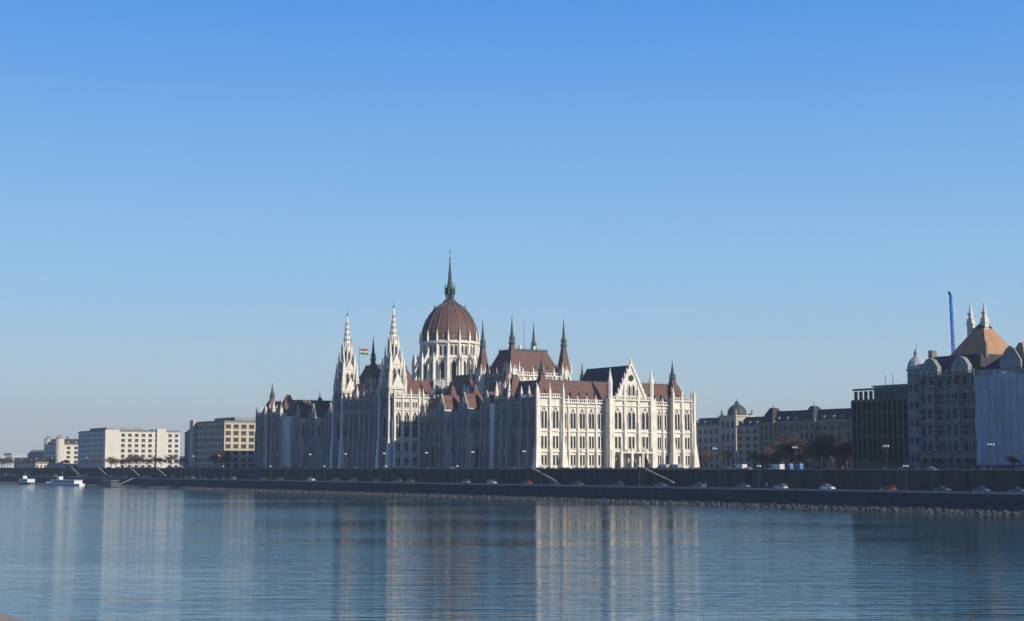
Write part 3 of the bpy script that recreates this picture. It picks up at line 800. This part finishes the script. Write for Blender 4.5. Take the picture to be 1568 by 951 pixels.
# ------------------------------------------------------------ vehicles
def join(b,order,mats,name):
    V=[];F=[];mi=[]
    for idx,k in enumerate(order):
        if k not in b.p: continue
        v,f=b.p[k]; o=len(V); V+=v; F+=[tuple(i+o for i in ff) for ff in f]; mi+=[idx]*len(f)
    me=bpy.data.meshes.new(name); me.from_pydata(V,[],F)
    for m in mats: me.materials.append(m)
    me.polygons.foreach_set('material_index',mi)
    bm=bmesh.new(); bm.from_mesh(me); bmesh.ops.recalc_face_normals(bm,faces=bm.faces); bm.to_mesh(me); bm.free()
    return me
def loft(b,k,secs):
    vs=[]
    for x,wb,zb,wt,zt in secs:
        vs+=[(x,-wb,zb),(x,wb,zb),(x,wt,zt),(x,-wt,zt)]
    fs=[]
    for i in range(len(secs)-1):
        a=i*4
        for j in range(4): fs.append((a+j,a+(j+1)%4,a+4+(j+1)%4,a+4+j))
    fs.append((0,1,2,3)); n=(len(secs)-1)*4; fs.append((n+3,n+2,n+1,n))
    b.add(k,vs,fs)
def wheels(b,xs,w,r=.32):
    for x in xs:
        for s_ in (-1,1):
            n=14; vs=[];
            for y in (s_*w,s_*(w-.22)):
                for i in range(n):
                    a=2*math.pi*i/n; vs.append((x+r*math.cos(a),y,r+r*math.sin(a)))
            fs=[tuple(range(n)),tuple(range(2*n-1,n-1,-1))]+[(i,(i+1)%n,n+(i+1)%n,n+i) for i in range(n)]
            b.add('tyres',vs,fs)
            vs=[(x+r*.55*math.cos(2*math.pi*i/n),s_*(w+.01),r+r*.55*math.sin(2*math.pi*i/n)) for i in range(n)]
            b.add('lights',vs,[tuple(range(n))])
def car_mesh(paint,estate=False):
    b=B()
    loft(b,'body',[(-2.15,.72,.35,.66,.78),(-2.05,.84,.25,.78,.92),(-1.2,.87,.22,.80,.98),(.75,.87,.22,.80,.96),(1.7,.85,.24,.74,.84),(2.05,.78,.28,.66,.68),(2.15,.66,.36,.6,.58)])
    rx=-1.9 if estate else -1.35
    loft(b,'glass',[(rx-.25,.76,.9,.72,.95),(rx+.1,.78,.9,.62,1.4),(-.3,.78,.9,.64,1.46),(.35,.78,.9,.62,1.42),(1.1,.76,.88,.7,.95)])
    loft(b,'body',[(rx+.08,.64,1.39,.58,1.43),(-.3,.66,1.45,.6,1.5),(.35,.64,1.41,.58,1.45)])
    for x in (-.45,.42,rx+.25):
        for s_ in (-1,1): b.beam('body',(x,s_*.79,.93),(x-.03,s_*.64,1.44),.08)
    for s_ in (-1,1):
        b.box('lights',2.0,2.13,s_*.6-.12,s_*.6+.12,.55,.68); b.box('tail',-2.14,-2.05,s_*.6-.12,s_*.6+.12,.65,.82)
        b.box('body',.75,.9,s_*.88-.08,s_*.88+.08,.93,1.05)
    wheels(b,(-1.3,1.35),.86)
    return join(b,['body','glass','tyres','lights','tail'],[paint,M['glass'],M['rubber'],M['chrome'],M['flagred']],'car')
def van_mesh(paint):
    b=B()
    loft(b,'body',[(-2.6,.92,.35,.88,2.2),(-2.5,.96,.28,.9,2.3),(1.2,.96,.28,.88,2.3),(1.45,.96,.28,.84,2.1)])
    loft(b,'body',[(1.45,.96,.28,.9,1.15),(2.3,.92,.28,.82,1.0),(2.6,.84,.34,.76,.7)])
    loft(b,'glass',[(1.44,.9,1.14,.83,2.08),(2.2,.86,1.0,.8,1.06)])
    for s_ in (-1,1):
        b.box('glass',.5,1.3,min(s_*.9,s_*.97),max(s_*.9,s_*.97),1.25,1.9)
        b.box('trim_line',-2.3,1.2,min(s_*.955,s_*.975),max(s_*.955,s_*.975),.75,.9)
        b.box('lights',2.45,2.58,s_*.66-.13,s_*.66+.13,.6,.78)
    wheels(b,(-1.7,1.7),.95,.36)
    return join(b,['body','glass','tyres','lights','trim_line'],[paint,M['glass'],M['rubber'],M['chrome'],M['iron']],'van')
pc=[mat('car_paint_'+n,c,.3,.03,1,spec=.5) for n,c in (('silver',(.36,.36,.37)),('white',(.55,.55,.55)),('black',(.02,.02,.022)),('blue',(.04,.07,.16)),('red',(.2,.03,.025)),('grey',(.13,.135,.14)),('dark',(.05,.05,.055)))]
cars=[car_mesh(p,i%2==0) for i,p in enumerate(pc)]; vans=[van_mesh(pc[1]),van_mesh(pc[0])]
cars=cars+[cars[2],cars[5],cars[6],cars[3]]
random.seed(5)
def veh(u,v,z,me=None,name='parked_car',north=True):
    me=me or random.choice(cars)
    o=bpy.data.objects.new(name,me); S.collection.objects.link(o)
    o.location=W(u,v,z); o.rotation_euler=(0,0,ANG+math.pi/2*(1 if north else -1)+random.uniform(-.03,.03))
u=-250
while u<620:
    dens=9 if (u>250) else (14 if u<-120 else 22)
    if random.random()<.75: veh(u,-28.0 if u>250 else -39.5,4.5+(.13 if u>250 else 0),north=random.random()<.5)
    u+=dens*random.uniform(.7,1.6)
for i in range(10): veh(random.uniform(-230,500),random.choice((-33.5,-38)),4.5,name='car',north=i%2==0)
u=-235
while u<-95:
    if random.random()<.8: veh(u,random.choice((-12,-12,-18)),G+.02,me=(vans[1] if random.random()<.12 else None))
    u+=random.uniform(5.5,9)
for (u,v) in ((-150,-15),(-133,-14)): veh(u,v-5,G+.02,me=vans[0],name='white_van')
for u in range(262,470,8):
    if random.random()<.7: veh(u,-20,G)
for i in range(12): veh(random.uniform(-20,240),-22,G)

# ------------------------------------------------------------ street lamps
def lamp_mesh():
    b=B(); b.cone('post',0,0,0,.9,.2,.14,8); b.cone('post',0,0,.9,7.2,.11,.07,8)
    b.cone('post',0,0,7.2,7.35,.14,.14,8)
    for s_ in (-1,1):
        b.beam('post',(0,0,7.0),(s_*.9,0,7.3),.07); b.cone('globe',s_*.9,0,7.35,7.55,.12,.24,10); b.cone('globe',s_*.9,0,7.55,7.8,.24,.22,10); b.cone('globe',s_*.9,0,7.8,8,.22,.08,10)
    b.cone('globe',0,0,7.4,7.6,.12,.24,10); b.cone('globe',0,0,7.6,8.1,.24,.08,10)
    return join(b,['post','globe'],[M['iron'],M['lampwhite']],'lamp')
LM=lamp_mesh()
for u in list(range(-230,620,34)):
    o=bpy.data.objects.new('street_lamp',LM); S.collection.objects.link(o); o.location=W(u,-24,G); o.rotation_euler=(0,0,ANG+math.pi/2); o.scale=(.9,.9,.9)
for u in list(range(-220,300,52)):
    o=bpy.data.objects.new('street_lamp',LM); S.collection.objects.link(o); o.location=W(u,-42.8,4.5); o.rotation_euler=(0,0,ANG+math.pi/2); o.scale=(.75,.75,.8)

# ------------------------------------------------------------ people
def person_mesh(jacket,trous,step=.18):
    pts=[(0,0,.95),(0,.01,1.15),(0,.02,1.38),(0,.01,1.50),(0,0,1.60),(0,-.01,1.70),
         (.10,0,.90),(.11,-step,.50),(.11,-step*.8,.09),(.11,-step*.8-.16,.04),
         (-.10,0,.90),(-.11,step*.5,.50),(-.11,step*1.2,.10),(-.11,step*1.2-.15,.04),
         (.19,.01,1.40),(.25,.04,1.14),(.24,-.08,.90),(.24,-.12,.82),
         (-.19,.01,1.40),(-.25,-.02,1.14),(-.24,-.16,.92),(-.24,-.20,.85)]
    ed=[(0,1),(1,2),(2,3),(3,4),(4,5),(0,6),(6,7),(7,8),(8,9),(0,10),(10,11),(11,12),(12,13),(2,14),(14,15),(15,16),(16,17),(2,18),(18,19),(19,20),(20,21)]
    rad=[.15,.14,.16,.06,.09,.09,.09,.065,.045,.04,.09,.065,.045,.04,.07,.05,.038,.035,.07,.05,.038,.035]
    me=bpy.data.meshes.new('p'); me.from_pydata(pts,ed,[])
    o=bpy.data.objects.new('p',me); S.collection.objects.link(o)
    o.modifiers.new('s','SKIN'); sv=me.skin_vertices[0].data
    for i,r in enumerate(rad): sv[i].radius=(r,r*.8)
    sv[0].use_root=True
    ss=o.modifiers.new('ss','SUBSURF'); ss.levels=1
    dg=bpy.context.evaluated_depsgraph_get(); m2=bpy.data.meshes.new_from_object(o.evaluated_get(dg))
    bpy.data.objects.remove(o)
    m2.materials.clear()
    for m in (trous,jacket,M['skin'],M['hair']): m2.materials.append(m)
    for p in m2.polygons:
        c=p.center
        if c.z>1.50: p.material_index=3 if (c.z>1.68 or c.y>.02) else 2
        elif abs(c.x)>.2 and c.z<.88: p.material_index=2
        elif c.z>.88: p.material_index=1
        else: p.material_index=0
    return m2
jk=[mat('jacket_'+n,c,.9,.1,1) for n,c in (('blue',(.04,.1,.3)),('red',(.4,.05,.04)),('black',(.02,.02,.02)))]
pm=[person_mesh(j,M['iron']) for j in jk]
random.seed(9)
for u,v,z in [(-118,-24,G),(-121,-24.2,G),(-135,-24.3,G),(-160,-24,G),(-178,-24,G),(-90,-24.1,G),(-60,-24,G),(-20,-24,G),(-200,-24,G),(40,-24,G),(-145,-42,4.5),(-170,-42,4.5),(15,-42,4.5)]:
    o=bpy.data.objects.new('pedestrian',random.choice(pm)); S.collection.objects.link(o); o.location=W(u,v,z); o.rotation_euler=(0,0,ANG+random.choice((0,math.pi))+.2); 
for u in (-163,-159):
    b=B(); b.box('walls',-.6,.6,-.6,.6,.1,2.15); b.box('door',-.64,-.6,-.4,.4,.2,2.0); b.frus('roof',-.66,.66,-.66,.66,2.15,2.45,.25,.25); b.box('base',-.65,.65,-.65,.65,0,.1); b.cone('vent',.3,.3,2.3,2.7,.06,.06,6)
    b.build('portable_toilet',dict(walls='toilet',door='toilet',roof='grey',base='iron',vent='iron'),loc=W(u,-23,G))

# ------------------------------------------------------------ boats
def boat(name,u,v,L,w,hull,decks=1):
    b=B()
    secs=[]
    for f,wf,zt in ((0,.55,1.3),(.08,.9,1.2),(.3,1,1.1),(.7,1,1.1),(.88,.75,1.4),(.96,.4,1.7),(1,.04,1.9)):
        secs.append((-L/2+f*L,w/2*wf*.75,-.4,w/2*wf,zt))
    loft(b,'hull',secs)
    for d in range(decks):
        loft(b,'cabin',[(-L*.4+d*2,w*.38,1.1+d*2.2,w*.36,3.1+d*2.2),(L*.28-d*4,w*.38,1.1+d*2.2,w*.34,3.1+d*2.2)])
        for s_ in (-1,1):
            for i in range(int(L*.6/2)):
                x=-L*.38+d*2+i*2
                if x<L*.26-d*4: b.box('portholes',x,x+1.4,s_*w*.375-.05,s_*w*.375+.05,1.7+d*2.2,2.6+d*2.2)
        b.box('roof_deck',-L*.41+d*2,L*.29-d*4,-w*.4,w*.4,3.1+d*2.2,3.25+d*2.2)
    loft(b,'cabin',[(L*.08,w*.2,3.2+(decks-1)*2.2,w*.18,5+(decks-1)*2.2),(L*.16,w*.2,3.2+(decks-1)*2.2,w*.14,5+(decks-1)*2.2)])
    b.cone('mast',L*.05,0,3,8,.1,.05,6)
    b.build(name,dict(hull=hull,cabin='boatwhite',portholes='glass',roof_deck='boatwhite',mast='steel'),loc=W(u,v,0),rot=ANG+math.pi/2)
boat('river_cruise_boat',395,-54.5,64,6,'boatwhite',1)
boat('moored_boat',470,-54,26,6,'boatdark',1)
b=B(); b.box('deck',-60,-53,300,322,.2,1.0); b.box('cabin',-58.5,-54.5,304,318,1,3.4); b.box('roof_deck',-59,-54,303,319,3.4,3.6)
b.beam('gangway',(-53,310,1.1),(-44.5,310,4.6),1.4,.25)
b.build('landing_pontoon',dict(deck='boatdark',cabin='boatdark',roof_deck='grey',gangway='steel'))

# ------------------------------------------------------------ haze (thin real air volume)
hb=B(); hb.box('haze',-6000,6000,-900,9000,-2,260)
hm=bpy.data.materials.new('winter_haze'); hm.use_nodes=True; nt=hm.node_tree
for n_ in list(nt.nodes):
    if n_.type=='BSDF_PRINCIPLED': nt.nodes.remove(n_)
vs_=nt.nodes.new('ShaderNodeVolumeScatter'); vs_.inputs['Color'].default_value=(.68,.85,1,1); vs_.inputs['Density'].default_value=.00012; vs_.inputs['Anisotropy'].default_value=.1
nt.links.new(vs_.outputs[0],nt.nodes['Material Output'].inputs['Volume'])
M['haze']=hm
hb.build('haze',dict(haze='haze'))

# ------------------------------------------------------------ light, sky, camera
EL=math.radians(24); SAZ=math.radians(-40)
sd=Vector((math.cos(EL)*math.cos(SAZ),math.cos(EL)*math.sin(SAZ),math.sin(EL)))
sl=bpy.data.lights.new('sun','SUN'); sl.energy=5.0; sl.angle=math.radians(.5); sl.color=(1,.93,.79)
so=bpy.data.objects.new('sun',sl); S.collection.objects.link(so); so.rotation_euler=sd.to_track_quat('Z','Y').to_euler(); so.location=(200,-200,300)
w=bpy.data.worlds.new('World'); S.world=w; w.use_nodes=True
nt=w.node_tree; bg=nt.nodes['Background']; sk=nt.nodes.new('ShaderNodeTexSky'); sk.sky_type='NISHITA'; sk.sun_disc=False
sk.sun_elevation=EL; sk.sun_rotation=math.pi/2-SAZ; sk.air_density=1.0; sk.dust_density=.3; sk.ozone_density=3.0; sk.altitude=100
tc=nt.nodes.new('ShaderNodeTexCoord'); sx=nt.nodes.new('ShaderNodeSeparateXYZ'); nt.links.new(tc.outputs['Generated'],sx.inputs[0])
cr=nt.nodes.new('ShaderNodeValToRGB'); nt.links.new(sx.outputs['Z'],cr.inputs['Fac'])
def lin(c): return tuple((x/255/12.92 if x/255<.04045 else ((x/255+.055)/1.055)**2.4) for x in c)+(1,)
stops=[(0.0,(172,196,208)),(.05,(170,203,224)),(.12,(144,196,240)),(.28,(78,154,237)),(.45,(36,92,180)),(1.0,(16,48,120))]
el=cr.color_ramp.elements
el[0].position=stops[0][0]; el[0].color=lin(stops[0][1]); el[1].position=1.0; el[1].color=lin(stops[-1][1])
for p_,c_ in stops[1:-1]:
    e=el.new(p_); e.color=lin(c_)
sc=nt.nodes.new('ShaderNodeVectorMath'); sc.operation='SCALE'; sc.inputs['Scale'].default_value=1/.11
nt.links.new(cr.outputs['Color'],sc.inputs[0])
mx=nt.nodes.new('ShaderNodeMix'); mx.data_type='RGBA'; mx.inputs[0].default_value=.88
nt.links.new(sk.outputs[0],mx.inputs[6]); nt.links.new(sc.outputs[0],mx.inputs[7])
nt.links.new(mx.outputs[2],bg.inputs[0]); bg.inputs[1].default_value=.11
S.view_settings.view_transform='Standard'; S.view_settings.look='None'; S.view_settings.exposure=0
cam=bpy.data.cameras.new('camera'); co=bpy.data.objects.new('camera',cam); S.collection.objects.link(co)
cam.sensor_width=36; cam.lens=55.2; cam.clip_start=.5; cam.clip_end=20000
co.location=(0,0,10.5); co.rotation_euler=(math.radians(90+5.68),0,0)
S.camera=co
